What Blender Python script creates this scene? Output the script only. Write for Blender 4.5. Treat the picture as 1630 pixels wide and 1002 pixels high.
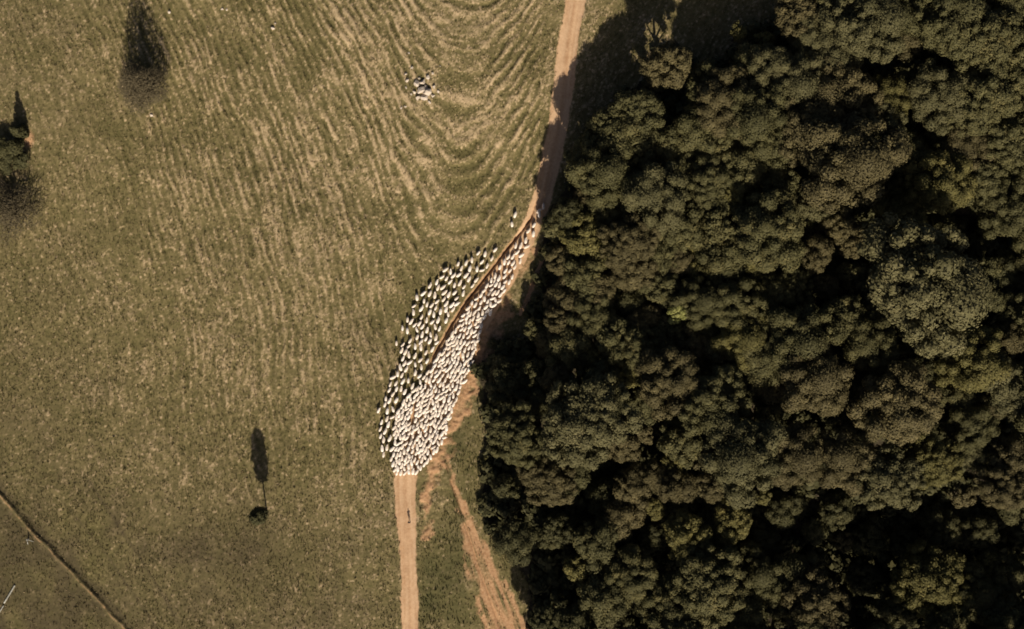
import bpy, bmesh, math, random
import numpy as np
from mathutils import Vector, Matrix

random.seed(7)
rng = np.random.default_rng(7)
scene = bpy.context.scene
for _o in list(bpy.data.objects):
    bpy.data.objects.remove(_o)

# ------------------------------------------------------------------ camera
S = 0.12            # metres on the ground per photograph pixel
CAM_H = 230.0       # height of the drone above the pasture
cam_data = bpy.data.cameras.new('camera')
cam = bpy.data.objects.new('camera', cam_data)
scene.collection.objects.link(cam)
cam.location = (0, 0, CAM_H)
cam.rotation_euler = (0, 0, 0)
cam_data.sensor_width = 36.0
cam_data.lens = 36.0 * CAM_H / (1630 * S)
cam_data.clip_start = 1.0
cam_data.clip_end = 3000.0
scene.camera = cam

# ------------------------------------------------------------------ sky, sun, exposure
SUN_ELEV = math.radians(35.0)
TO_SUN = Vector((0.13, -0.9915, 0.0)).normalized()      # horizontal direction towards the sun
world = bpy.data.worlds.new('World')
scene.world = world
world.use_nodes = True
wn = world.node_tree
wn.nodes.clear()
sky = wn.nodes.new('ShaderNodeTexSky')
sky.sky_type = 'NISHITA'
sky.sun_disc = False
sky.sun_elevation = SUN_ELEV
sky.sun_rotation = math.atan2(TO_SUN.x, TO_SUN.y)
sky.altitude = 900.0
sky.air_density = 0.35
sky.dust_density = 4.0
sky.ozone_density = 0.0
bg = wn.nodes.new('ShaderNodeBackground')
bg.inputs['Strength'].default_value = 0.065
wo = wn.nodes.new('ShaderNodeOutputWorld')
wn.links.new(sky.outputs[0], bg.inputs[0])
wn.links.new(bg.outputs[0], wo.inputs[0])

sun_data = bpy.data.lights.new('sun', 'SUN')
sun_data.energy = 5.0
sun_data.angle = math.radians(0.55)
sun_data.color = (1.0, 0.87, 0.70)
sun = bpy.data.objects.new('sun', sun_data)
scene.collection.objects.link(sun)
_to = Vector((TO_SUN.x * math.cos(SUN_ELEV), TO_SUN.y * math.cos(SUN_ELEV), math.sin(SUN_ELEV)))
sun.rotation_euler = _to.to_track_quat('Z', 'Y').to_euler()
sun.location = (20, -80, 60)

scene.view_settings.view_transform = 'Standard'
scene.view_settings.look = 'None'
scene.view_settings.gamma = 1.0
scene.view_settings.exposure = 0.35
scene.view_settings.use_curve_mapping = False
scene.cycles.max_bounces = 6
scene.cycles.diffuse_bounces = 3
scene.cycles.filter_width = 1.7

COL = scene.collection

# ------------------------------------------------------------------ small helpers
def tag(o, label=None, cat=None, group=None, kind=None):
    if label: o['label'] = label
    if cat: o['category'] = cat
    if group: o['group'] = group
    if kind: o['kind'] = kind
    return o

def link(name, mesh, parent=None, mat=None):
    o = bpy.data.objects.new(name, mesh)
    COL.objects.link(o)
    if parent is not None: o.parent = parent
    if mat is not None and mesh is not None and not mesh.materials:
        mesh.materials.append(mat)
    return o

def mesh_np(name, V, F, smooth=False):
    """mesh from numpy verts (n,3) and faces (m,3) or (m,4)"""
    me = bpy.data.meshes.new(name)
    V = np.asarray(V, np.float32); F = np.asarray(F, np.int32)
    k = F.shape[1]
    me.vertices.add(len(V)); me.vertices.foreach_set('co', V.ravel())
    me.loops.add(F.size); me.loops.foreach_set('vertex_index', F.ravel())
    me.polygons.add(len(F))
    me.polygons.foreach_set('loop_start', np.arange(0, F.size, k, dtype=np.int32))
    me.polygons.foreach_set('loop_total', np.full(len(F), k, np.int32))
    if smooth: me.polygons.foreach_set('use_smooth', np.ones(len(F), bool))
    me.update(calc_edges=True)
    return me

def hash2(ix, iy, seed):
    h = (ix.astype(np.int64) * 374761393 + iy.astype(np.int64) * 668265263 + seed * 974634537) & 0xFFFFFFFF
    h = ((h ^ (h >> 13)) * 1274126177) & 0xFFFFFFFF
    h = h ^ (h >> 16)
    return (h & 0xFFFFFF) / float(0xFFFFFF)

def vnoise(x, y, seed=0):
    ix = np.floor(x); iy = np.floor(y)
    fx = x - ix; fy = y - iy
    fx = fx * fx * fx * (fx * (fx * 6 - 15) + 10); fy = fy * fy * fy * (fy * (fy * 6 - 15) + 10)
    a = hash2(ix, iy, seed); b = hash2(ix + 1, iy, seed)
    c = hash2(ix, iy + 1, seed); d = hash2(ix + 1, iy + 1, seed)
    return (a * (1 - fx) + b * fx) * (1 - fy) + (c * (1 - fx) + d * fx) * fy

def fbm(x, y, seed=0, octv=4, gain=0.5):
    t = 0; a = 1; n = 0
    for i in range(octv):
        t = t + a * (vnoise(x * 2 ** i + 17.3 * i, y * 2 ** i - 9.1 * i, seed + i * 7) * 2 - 1)
        n += a; a *= gain
    return t / n           # about -1..1

def sstep(a, b, x):
    t = np.clip((x - a) / (b - a), 0, 1)
    return t * t * (3 - 2 * t)

def polyline(px, py, pts):
    """signed distance to a polyline of (x, y, halfwidth); returns dist, signed side, halfwidth, t along (px)"""
    best = np.full(px.shape, 1e9); side = np.zeros(px.shape); hw = np.zeros(px.shape); al = np.zeros(px.shape)
    run = 0.0
    for (x0, y0, w0), (x1, y1, w1) in zip(pts[:-1], pts[1:]):
        dx, dy = x1 - x0, y1 - y0
        L2 = dx * dx + dy * dy; L = math.sqrt(L2)
        t = np.clip(((px - x0) * dx + (py - y0) * dy) / L2, 0, 1)
        qx = px - (x0 + t * dx); qy = py - (y0 + t * dy)
        d = np.hypot(qx, qy)
        m = d < best
        s = np.sign(dx * qy - dy * qx)
        best = np.where(m, d, best); side = np.where(m, s, side)
        hw = np.where(m, w0 + t * (w1 - w0), hw); al = np.where(m, run + t * L, al)
        run += L
    return best, best * side, hw, al

def in_poly(px, py, poly):
    inside = np.zeros(np.shape(px), bool)
    n = len(poly)
    for i in range(n):
        x0, y0 = poly[i]; x1, y1 = poly[(i + 1) % n]
        c = ((y0 > py) != (y1 > py)) & (px < (x1 - x0) * (py - y0) / (y1 - y0 + 1e-9) + x0)
        inside ^= c
    return inside

# ------------------------------------------------------------------ plan of the place (photograph pixels at ground level)
TRACK = [(660, 1500, 13), (652, 1040, 13), (652, 960, 12.5), (650, 900, 12.5), (648, 850, 12.5), (645, 800, 15.5), (645, 755, 18), (652, 730, 20),
         (668, 690, 25), (690, 640, 27), (715, 585, 26), (742, 530, 24), (775, 480, 20), (805, 435, 17), (832, 390, 15),
         (852, 350, 14), (865, 310, 14), (876, 260, 14.5), (887, 210, 15), (895, 160, 15.5), (900, 110, 15), (906, 60, 15),
         (914, 10, 16), (920, -60, 16), (960, -500, 16)]
GULLY = [(853, 322, 2), (846, 348, 3.9), (828, 372, 4.3), (808, 396, 4.7), (790, 420, 4.7), (765, 452, 4.7), (740, 484, 4.7), (716, 522, 4.7), (700, 550, 3.9), (688, 572, 3),
         (678, 592, 1.2)]
GULLY2 = [(661, 645, 1), (659, 655, 3), (656, 672, 3), (654, 684, 1)]
VERGE = [(860, 385, 4), (842, 405, 7), (815, 450, 8), (797, 500, 13), (772, 550, 15), (750, 600, 17), (728, 650, 16), (706, 700, 16), (692, 740, 12), (679, 785, 9),
         (677, 850, 6)]
SIDE_TRACK = [(704, 735, 2), (714, 758, 3), (726, 790, 4), (738, 818, 6), (752, 850, 12), (768, 900, 22), (787, 950, 26), (808, 1002, 31), (830, 1060, 32), (960, 1400, 30)]
FENCE_RUT = [(706, 725, 1), (718, 765, 1.6), (738, 830, 1.8), (755, 880, 1.8), (775, 940, 1.8), (797, 1002, 1.8), (830, 1090, 1.8)]
FOOTPATH = [(866, 405, 2.5), (858, 428, 3.5), (850, 450, 3.5), (838, 480, 3.5), (828, 500, 3)]
BERM = [(-300, 480, 4), (-60, 730, 4), (0, 788, 4), (50, 843, 4), (100, 895, 4), (150, 948, 4), (200, 1002, 4), (420, 1240, 4)]
LUSH = [(872, 390, 8), (845, 450, 12), (822, 500, 10), (790, 580, 10), (765, 640, 22), (745, 710, 26), (738, 790, 20), (715, 850, 30), (702, 950, 42), (700, 1100, 45)]
FOREST = [(1300, -700), (1262, -40), (1245, 35), (1205, 45), (1150, 95), (1100, 110), (1085, 60), (1035, 70), (1025, 125), (985, 170), (935, 215), (905, 260), (898, 310), (872, 338), (866, 372),
          (866, 420), (858, 450), (850, 505), (835, 545), (790, 560), (762, 585), (768, 640), (778, 665), (768, 750), (775, 830), (812, 890), (845, 925),
          (845, 960), (825, 1002), (850, 1200), (900, 1900), (3400, 1900), (3400, -700)]
FOREST_A = np.array(FOREST, float)

def to_px(wx, wy):
    return wx / S + 815.0, 501.0 - wy / S

def g_of_y(py):          # integral of the lean of the sheep terraces
    q = np.clip(py, -200, 760)
    return 0.50 * q - 0.00028 * q ** 2 + 0.075 * (py - q)

def ground_height(wx, wy):
    px, py = to_px(wx, wy)
    z = 1.3 * fbm(wx / 75.0, wy / 75.0, 3, 2) + 0.30 * fbm(wx / 14.0, wy / 14.0, 11, 3)
    # knoll round the outcrop
    z = z + 1.2 * np.exp(-(((px - 690) / 170) ** 2 + ((py - 100) / 170) ** 2))
    # the wooded hollow at the lower right, and the slope down into it
    hol = np.exp(-(((px - 1400) / 230) ** 2 + ((py - 890) / 85) ** 2))
    z = z - 9.0 * hol
    z = z - 5.0 * np.exp(-(((px - 1480) / 150) ** 2 + ((py - 370) / 40) ** 2))
    far = sstep(110, 400, np.hypot(wx, wy))
    z = z * (1 - far) + far * 8 * fbm(wx / 300.0, wy / 300.0, 5, 3)
    return z

def terrace(px, py, wx, wy):
    warp = fbm(wx / 9.0, wy / 16.0, 21, 3)
    warp2 = fbm(wx / 2.6, wy / 4.5, 23, 2)
    xc = 735 - 0.06 * (py - 150)
    phi = np.sqrt((px - xc) ** 2 + 95.0 ** 2) + g_of_y(py)
    sp = 11.6
    ph = phi / sp + 0.85 * warp + 0.16 * warp2
    st = 0.62 * np.sin(2 * math.pi * ph) + 1.25 * fbm(ph * 1.9, py / 42.0, 25, 3)
    st = np.clip(st, -1.1, 1.1)
    m = sstep(60, 340, px + 0.3 * (py < 330) * 200) * (1 - sstep(860, 900, px))
    m = m * (0.78 + 0.22 * (1 - sstep(250, 460, py)))
    m = m * (1 - 0.92 * sstep(680, 830, py))
    m = m * (1 - 0.62 * np.exp(-((px - xc) / 62.0) ** 2) * (1 - 0.5 * sstep(200, 300, py)))
    m = np.maximum(m, 0.42 * (1 - sstep(330, 600, py)) * sstep(-200, 60, px))
    d, sd, hw, al = polyline(px, py, TRACK)
    m = m * sstep(-4, 14, np.where(px < 860, 1, 0) * (d - hw)) * np.where((sd < 0) | (py < 340), 1, 1)
    brk = 0.40 + 0.75 * np.clip(0.5 + 0.9 * fbm(wx / 3.2, wy / 6.0, 31, 3), 0, 1)
    # the ground right of the lower track carries no terraces
    m = np.where((py > 300) & (px > 690 - 0.55 * (py - 560)) & (py < 760), 0, m)
    # tussocks drawn out along the same lines, everywhere in the sward
    tus = 0.75 * fbm(phi / 4.6 + 2.6 * warp + 0.9 * warp2, py / 11.0 + 1.5 * warp2, 27, 2) + 0.55 * fbm(phi / 9.0 + 1.3 * warp, py / 26.0 + warp2, 29, 2)
    return st, m * brk, tus

def detail_height(px, py, wx, wy):
    """relief close up: terraces, ruts, gully, banks; also the cover masks"""
    z = np.zeros(px.shape)
    st, m, tus = terrace(px, py, wx, wy)
    grassy = fbm(wx / 0.9, wy / 0.9, 41, 2)
    grain = hash2(np.round(wx / 0.22), np.round(wy / 0.22), 5) * 2 - 1
    d, sd, hw, al = polyline(px, py, TRACK)
    edge = 3.2 * fbm(wx / 3.4, wy / 3.4, 51, 3) + 1.4 * fbm(wx / 0.5, wy / 0.5, 57, 2)
    track = 1 - sstep(-1.5, 2.0, d - hw + edge)
    dv, sv, hv, av = polyline(px, py, VERGE)
    verge = (1 - sstep(-10, 9.0, dv - hv + 15 * fbm(wx / 2.1, wy / 2.1, 61, 4))) * (1 - track)
    ds, ss, hs, as_ = polyline(px, py, SIDE_TRACK)
    side = 1 - sstep(-9, 6, ds - hs + 16 * fbm(wx / 1.8, wy / 2.6, 65, 4))
    side = side * np.clip(0.78 + 0.95 * fbm(ss / 4.5, as_ / 60.0, 67, 3), 0, 1)
    df, sf, hf, af = polyline(px, py, FENCE_RUT)
    dp, sp_, hp, ap = polyline(px, py, FOOTPATH)
    path = 1 - sstep(-1.5, 2.0, dp - hp + 2.5 * fbm(wx / 0.9, wy / 0.9, 69, 2))
    db, sb, hb, ab = polyline(px, py, BERM)
    dg, sg, hg, ag = polyline(px, py, GULLY)
    dg2, sg2, hg2, ag2 = polyline(px, py, GULLY2)
    dl, sl, hl, al_ = polyline(px, py, LUSH)
    lush = 1 - sstep(-14, 14, dl - hl + 14 * fbm(wx / 3, wy / 3, 73, 3))
    fo = in_poly(px + 9 * fbm(wx / 2, wy / 2, 75, 2), py + 9 * fbm(wx / 2, wy / 2, 77, 2), FOREST)
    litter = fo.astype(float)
    bare = np.maximum.reduce([track, verge, side, path])
    # grass relief
    gm = (1 - bare)
    z += gm * (0.19 * m * st + 0.10 * tus + 0.05 * grassy + 0.035 * grain)
    # track: worn below the sward, two wheel ruts
    rut = np.exp(-((d - hw * 0.48) / 4.2) ** 2)
    z += track * (-0.10 - 0.09 * rut + 0.018 * grassy + 0.010 * grain)
    # eroded verge: lumpy clods
    clod = fbm(wx / 1.1, wy / 1.1, 81, 3)
    z += verge * (0.30 * clod + 0.06 * grain - 0.05)
    z += side * (0.16 * fbm(ss / 5.0, as_ / 45.0, 83, 3) + 0.03 * grain - 0.08)
    z -= 0.42 * np.exp(-(df / (hf * 0.95)) ** 2)
    # gully: gentle west wall, steep east wall (sd > 0 is one side)
    def cut(dd, s, h, depth):
        w = np.where(h > 0.5, h, 0.5)
        e = s * EAST                                     # + towards the track
        prof = np.where(e < 0, 1 - sstep(0, 1, -e / w), 1 - sstep(0.0, 0.55, e / w))
        return depth * prof * np.clip(h / 5.0, 0, 1)
    EAST = 1.0
    g = cut(dg, sg * GULLY_SIGN, hg, 0.95) * np.clip(0.95 + 0.8 * fbm(ag / 22.0, ag * 0 + 3.3, 79, 2), 0.25, 1.3)
    g2 = cut(dg2, sg2 * GULLY_SIGN, hg2, 0.7)
    z -= np.maximum(g, g2)
    gul = np.clip(np.maximum((1 - sstep(0.7, 1.35, dg / np.maximum(hg, .5) + 0.25 * fbm(wx / 0.8, wy / 0.8, 87, 2))) * (hg > 1),
                             (1 - sstep(0.7, 1.35, dg2 / np.maximum(hg2, .5))) * (hg2 > 1)), 0, 1)
    # low earth bank between the two paddocks at the lower left
    bank = np.exp(-(db / 4.0) ** 2)
    e = sb * BERM_SIGN + 2.2 * fbm(wx / 4.0, wy / 4.0, 99, 3)
    z += 0.62 * np.where(e < 0, np.exp(-(e / 4.6) ** 2), np.exp(-(e / 2.0) ** 2)) * (0.8 + 0.3 * fbm(wx / 3, wy / 3, 89, 2))
    bankm = np.where(e < 0, np.exp(-((e + 2.2) / 2.6) ** 2), np.exp(-((e + 2.2) / 2.0) ** 2)) * np.clip(0.75 + 0.6 * fbm(wx / 1.3, wy / 1.3, 93, 2), 0, 1)
    # forest floor is rough
    z += litter * 0.12 * fbm(wx / 1.5, wy / 1.5, 91, 2)
    return z, dict(st=st, m=m, tus=tus, streak=fbm(sd / 3.6, al / 55.0, 95, 3) + 0.5 * fbm(wx / 1.4, wy / 1.4, 97, 3), track=track, verge=verge, side=side, path=path, gul=gul, bank=bankm, lush=lush, litter=litter,
                   rut=rut, across=d / np.maximum(hw, 1), clod=clod, berm_side=e, rutline=np.exp(-(df / 2.4) ** 2))

GULLY_SIGN = -1.0
BERM_SIGN = -1.0

# ------------------------------------------------------------------ materials
def new_mat(name):
    m = bpy.data.materials.new(name)
    m.use_nodes = True
    nt = m.node_tree
    b = nt.nodes['Principled BSDF']
    b.inputs['Specular IOR Level'].default_value = 0.15
    return m, nt, b

def node(nt, t, **kw):
    n = nt.nodes.new(t)
    for k, v in kw.items(): setattr(n, k, v)
    return n

def mixc(nt, fac, a, b):
    n = nt.nodes.new('ShaderNodeMix'); n.data_type = 'RGBA'
    for sock, v in ((n.inputs[0], fac), (n.inputs[6], a), (n.inputs[7], b)):
        if hasattr(v, 'links') or isinstance(v, bpy.types.NodeSocket): nt.links.new(v, sock)
        elif isinstance(v, (int, float)): sock.default_value = v
        else: sock.default_value = (*v, 1)
    return n.outputs[2]

def noise(nt, scale, detail=3, rough=0.6, vec=None):
    n = nt.nodes.new('ShaderNodeTexNoise')
    n.inputs['Scale'].default_value = scale; n.inputs['Detail'].default_value = detail; n.inputs['Roughness'].default_value = rough
    if vec is not None: nt.links.new(vec, n.inputs['Vector'])
    return n.outputs['Fac']

def ramp(nt, src, lo, hi, a=0.0, b=1.0):
    n = nt.nodes.new('ShaderNodeMapRange')
    n.inputs[1].default_value = lo; n.inputs[2].default_value = hi; n.inputs[3].default_value = a; n.inputs[4].default_value = b
    nt.links.new(src, n.inputs[0])
    return n.outputs[0]

def math2(nt, op, a, b):
    n = nt.nodes.new('ShaderNodeMath'); n.operation = op
    for s, v in ((n.inputs[0], a), (n.inputs[1], b)):
        if isinstance(v, (int, float)): s.default_value = v
        else: nt.links.new(v, s)
    return n.outputs[0]

GRASS_GREEN = (0.094, 0.083, 0.033)
GRASS_OLIVE = (0.172, 0.141, 0.066)
STRAW = (0.44, 0.335, 0.205)

def ground_material():
    m, nt, b = new_mat('ground_cover')
    b.inputs['Roughness'].default_value = 0.95
    geo = node(nt, 'ShaderNodeNewGeometry')
    pos = geo.outputs['Position']
    A = node(nt, 'ShaderNodeAttribute', attribute_name='cover_a')     # dry, green, brown
    B = node(nt, 'ShaderNodeAttribute', attribute_name='cover_b')     # track, orange earth, litter
    sa = node(nt, 'ShaderNodeSeparateColor'); nt.links.new(A.outputs['Color'], sa.inputs[0])
    sb = node(nt, 'ShaderNodeSeparateColor'); nt.links.new(B.outputs['Color'], sb.inputs[0])
    n1 = noise(nt, 2.2, 4, 0.7, pos); n2 = noise(nt, 0.35, 3, 0.6, pos); n3 = noise(nt, 6.0, 2, 0.7, pos)
    dry = math2(nt, 'ADD', sa.outputs[0], math2(nt, 'MULTIPLY', math2(nt, 'SUBTRACT', n1, 0.5), 1.0))
    grass = mixc(nt, ramp(nt, dry, 0.0, 0.5), GRASS_GREEN, GRASS_OLIVE)
    grass = mixc(nt, ramp(nt, dry, 0.45, 1.0), grass, STRAW)
    grass = mixc(nt, math2(nt, 'MULTIPLY', sa.outputs[1], ramp(nt, n2, 0.3, 0.7, 0.55, 1.0)), grass, (0.060, 0.060, 0.023))
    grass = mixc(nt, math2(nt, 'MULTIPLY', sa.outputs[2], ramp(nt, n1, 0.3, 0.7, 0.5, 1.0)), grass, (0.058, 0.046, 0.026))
    earth = mixc(nt, ramp(nt, n1, 0.32, 0.68), (0.30, 0.165, 0.085), (0.45, 0.29, 0.165))
    trk = mixc(nt, ramp(nt, n1, 0.35, 0.7), (0.47, 0.315, 0.19), (0.56, 0.39, 0.245))
    trk = mixc(nt, ramp(nt, n3, 0.55, 0.8, 0, 0.35), trk, (0.36, 0.22, 0.12))
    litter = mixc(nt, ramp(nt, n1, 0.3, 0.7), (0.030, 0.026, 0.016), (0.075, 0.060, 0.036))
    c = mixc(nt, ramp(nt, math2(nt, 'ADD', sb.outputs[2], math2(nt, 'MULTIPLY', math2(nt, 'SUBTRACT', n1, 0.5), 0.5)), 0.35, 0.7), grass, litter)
    c = mixc(nt, ramp(nt, math2(nt, 'ADD', sb.outputs[1], math2(nt, 'MULTIPLY', math2(nt, 'SUBTRACT', n1, 0.5), 0.5)), 0.2, 0.75), c, earth)
    c = mixc(nt, sb.outputs[0], c, trk)
    nt.links.new(c, b.inputs['Base Color'])
    bump = node(nt, 'ShaderNodeBump'); bump.inputs['Strength'].default_value = 0.6; bump.inputs['Distance'].default_value = 0.06
    nt.links.new(n3, bump.inputs['Height']); nt.links.new(bump.outputs[0], b.inputs['Normal'])
    return m

MAT_GROUND = ground_material()

# ------------------------------------------------------------------ terrain: one continuous sheet, cut into its kinds of ground
def axis(lo, hi, step, reach):
    mid = np.arange(lo, hi + step / 2, step)
    out = []; p = hi; s = step
    while p < reach:
        s *= 1.22; p += s; out.append(p)
    left = [-(q - hi) + lo for q in out]
    return np.concatenate([left[::-1], mid, out])

XS = axis(-103.0, 103.0, 0.22, 1100.0)
YS = axis(-66.0, 66.0, 0.22, 1000.0)
GX, GY = np.meshgrid(XS, YS)
PX, PY = to_px(GX, GY)
DZ, MK = detail_height(PX, PY, GX, GY)
FARF = 1 - sstep(100, 135, np.maximum(np.abs(GX), np.abs(GY) * 1.5))
GZ = ground_height(GX, GY) + DZ * FARF

def zat(wx, wy):
    """ground height at one point, from the sheet"""
    i = int(np.clip(np.searchsorted(XS, wx) - 1, 0, len(XS) - 2)); j = int(np.clip(np.searchsorted(YS, wy) - 1, 0, len(YS) - 2))
    fx = (wx - XS[i]) / (XS[i + 1] - XS[i]); fy = (wy - YS[j]) / (YS[j + 1] - YS[j])
    return float((GZ[j, i] * (1 - fx) + GZ[j, i + 1] * fx) * (1 - fy) + (GZ[j + 1, i] * (1 - fx) + GZ[j + 1, i + 1] * fx) * fy)

def place(px, py, h=0.0):
    """world point on the ground whose point h metres above it stands at photo pixel (px, py)"""
    z = 0.0
    for _ in range(4):
        k = (CAM_H - z - h) / CAM_H
        x = (px - 815) * S * k; y = (501 - py) * S * k
        z = zat(x, y)
    return x, y, z

def build_terrain():
    ny, nx = GX.shape
    V = np.stack([GX, GY, GZ], -1).reshape(-1, 3)
    idx = np.arange(ny * nx).reshape(ny, nx)
    F = np.stack([idx[:-1, :-1], idx[:-1, 1:], idx[1:, 1:], idx[1:, :-1]], -1).reshape(-1, 4)
    # cover
    big = fbm(GX / 26.0, GY / 26.0, 101, 3); mid = fbm(GX / 5.0, GY / 5.0, 103, 3)
    fine = fbm(GX / 0.55, GY / 0.55, 105, 2)
    speck = hash2(np.round(GX / 0.22), np.round(GY / 0.22), 107)
    st, m = MK['st'], MK['m']
    straw = np.exp(-(((PX - 640) / 330) ** 2 + ((PY - 130) / 300) ** 2))
    dry = 0.33 + 0.12 * big + 0.20 * mid + 0.20 * straw + 0.36 * m * st * (0.70 + 0.5 * straw) + 0.34 * MK['tus'] * (0.70 + 0.5 * straw) + 0.18 * fine + 0.5 * (speck > 0.95) * (0.6 + 0.6 * straw) - 0.20 * (speck < 0.15)
    sp2 = hash2(np.round(GX / 0.44 + 0.3 * mid), np.round(GY / 0.44), 109)
    dry = dry + 0.38 * (sp2 > 0.955) - 0.30 * (sp2 < 0.05)
    dry = dry + 0.10 * np.exp(-(((PX - 420) / 260) ** 2 + ((PY - 560) / 240) ** 2))
    brown = 0.55 * np.exp(-(((PX - 380) / 110) ** 2 + ((PY - 880) / 70) ** 2))
    e = MK['berm_side']
    paddock = sstep(2, 10, -e) * (PX < 420) * (PY > 700)
    brown = brown + 0.62 * paddock * (0.8 + 0.6 * mid)
    brown = brown + 0.52 * np.clip(0.75 + mid, 0, 1.4) * sstep(560, 960, PY - 0.35 * (PX - 200)) * (PX < 640)  # lens corner darkening at the lower left, painted into the grass colour
    brown = brown + 0.25 * np.clip(0.6 + mid, 0, 1.4) * (1 - sstep(20, 260, PX))  # same lens darkening along the left edge, painted as browner grass
    brown = brown + 0.95 * np.clip(0.85 + 0.5 * mid, 0, 1.3) * np.exp(-((e - 6) / 7.0) ** 2) * (PX < 400) * (PY > 500)  # shade behind the earth bank, painted on the ground as a brown strip
    # old wheel marks
    for pts in ([(140, 765, 1), (180, 825, 1), (230, 900, 1), (290, 1002, 1)], [(100, 800, 1), (160, 870, 1), (250, 1002, 1)]):
        dd = polyline(PX, PY, pts)[0]
        brown = brown + 0.55 * np.exp(-(dd / 2.2) ** 2)
    brown = brown + 0.5 * MK['rutline'] + 0.35 * np.clip(-0.15 + mid * 0.8, 0, 1)
    lush = 0.78 * MK['lush'] * np.clip(0.75 + mid + 0.4 * fine, 0, 1.2) + 0.40 * np.clip(big * 0.9 + mid * 0.5 - 0.25, 0, 1)
    trk = np.clip(MK['track'], 0, 1)
    centre = np.exp(-(MK['across'] / 0.20) ** 2) * 0.6
    trk = trk * (1 - centre) * np.clip(0.82 + 0.85 * MK['streak'], 0.2, 1)
    orange = np.maximum.reduce([MK['verge'] * (0.72 + 0.7 * MK['clod']), MK['side'] * 0.95, MK['path'], MK['gul'] * 0.62, MK['bank'] * 0.50, MK['track']])
    # a bare scrape beside the conifer at the left edge
    scr = np.exp(-(((PX - 45) / 9) ** 2 + ((PY - 222) / 13) ** 2))
    orange = np.maximum(orange, 1.2 * scr)
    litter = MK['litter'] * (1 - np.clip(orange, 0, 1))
    def attr(me, sel, name, a, b_, c):
        at = me.attributes.new(name, 'FLOAT_COLOR', 'POINT')
        arr = np.stack([a.ravel()[sel], b_.ravel()[sel], c.ravel()[sel], np.ones(len(sel))], -1).astype(np.float32)
        at.data.foreach_set('color', np.clip(arr, 0, 1).ravel())
    def fc(a): return (a[:-1, :-1] + a[:-1, 1:] + a[1:, 1:] + a[1:, :-1]).ravel() / 4
    kind = np.zeros(len(F), int)
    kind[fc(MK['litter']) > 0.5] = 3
    kind[fc(np.maximum(MK['verge'], MK['path'])) > 0.5] = 2
    kind[fc(MK['side']) > 0.5] = 4
    kind[fc(MK['track']) > 0.5] = 1
    names = {0: ('pasture', 'dry olive pasture with sheep terraces left of the forest', 'pasture'),
             1: ('dirt_track', 'pale sandy dirt track running from bottom to top', 'dirt track'),
             2: ('earth_verge', 'orange bare earth verge between the track and the forest', 'bare earth'),
             3: ('forest_floor', 'dark litter covered forest floor under the trees', 'forest floor'),
             4: ('side_track', 'orange dirt side track leading into forest at the bottom', 'dirt track')}
    for k, (nm, lab, cat) in names.items():
        f = F[kind == k]
        sel, inv = np.unique(f.ravel(), return_inverse=True)
        me = mesh_np(nm, V[sel], inv.reshape(-1, 4), smooth=False)
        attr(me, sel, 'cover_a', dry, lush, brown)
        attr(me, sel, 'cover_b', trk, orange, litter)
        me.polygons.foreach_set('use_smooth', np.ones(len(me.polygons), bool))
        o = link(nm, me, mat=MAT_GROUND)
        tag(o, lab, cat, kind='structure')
build_terrain()

# ------------------------------------------------------------------ foliage
def foliage_mat(name, dark, mid, light):
    m, nt, b = new_mat(name)
    b.inputs['Roughness'].default_value = 0.75
    at = node(nt, 'ShaderNodeAttribute', attribute_name='tone')
    oi = node(nt, 'ShaderNodeObjectInfo')
    t = math2(nt, 'ADD', at.outputs['Fac'], math2(nt, 'MULTIPLY', math2(nt, 'SUBTRACT', oi.outputs['Random'], 0.5), 0.22))
    c = mixc(nt, ramp(nt, t, 0.0, 0.55), dark, mid)
    c = mixc(nt, ramp(nt, t, 0.55, 1.0), c, light)
    nt.links.new(c, b.inputs['Base Color'])
    return m

FOL = {
    'o': foliage_mat('leaves_olive', (0.0464, 0.0452, 0.0186), (0.0789, 0.0742, 0.0302), (0.145, 0.1218, 0.0464)),
    'g': foliage_mat('leaves_grey_green', (0.054, 0.052, 0.023), (0.094, 0.087, 0.039), (0.160, 0.140, 0.066)),
    'y': foliage_mat('leaves_yellow_green', (0.058, 0.054, 0.018), (0.102, 0.092, 0.031), (0.190, 0.160, 0.052)),
    'b': foliage_mat('leaves_brown_olive', (0.050, 0.043, 0.019), (0.087, 0.074, 0.033), (0.150, 0.123, 0.054)),
    'd': foliage_mat('leaves_dark_green', (0.0325, 0.0325, 0.0139), (0.0557, 0.0534, 0.022), (0.1021, 0.0905, 0.0371)),
    'p': foliage_mat('leaves_pale_lime', (0.10, 0.11, 0.03), (0.21, 0.21, 0.07), (0.34, 0.34, 0.12)),
}
TONE_WORD = {'o': 'olive', 'g': 'grey-green', 'y': 'yellow-green', 'b': 'brownish', 'd': 'dark green', 'p': 'pale lime'}

def bark_mat(name, c1, c2):
    m, nt, b = new_mat(name)
    b.inputs['Roughness'].default_value = 0.9
    geo = node(nt, 'ShaderNodeNewGeometry')
    n = noise(nt, 4.0, 3, 0.6, geo.outputs['Position'])
    nt.links.new(mixc(nt, ramp(nt, n, 0.3, 0.7), c1, c2), b.inputs['Base Color'])
    return m
MAT_BARK = bark_mat('bark_brown', (0.055, 0.042, 0.03), (0.12, 0.095, 0.07))
MAT_TWIG = bark_mat('bark_grey_twigs', (0.075, 0.062, 0.036), (0.135, 0.112, 0.068))

_ico = None
def ico1():
    global _ico
    if _ico is None:
        bm = bmesh.new(); bmesh.ops.create_icosphere(bm, subdivisions=1, radius=1)
        bm.verts.ensure_lookup_table()
        _ico = (np.array([v.co[:] for v in bm.verts]), np.array([[v.index for v in f.verts] for f in bm.faces]))
        bm.free()
    return _ico

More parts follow.
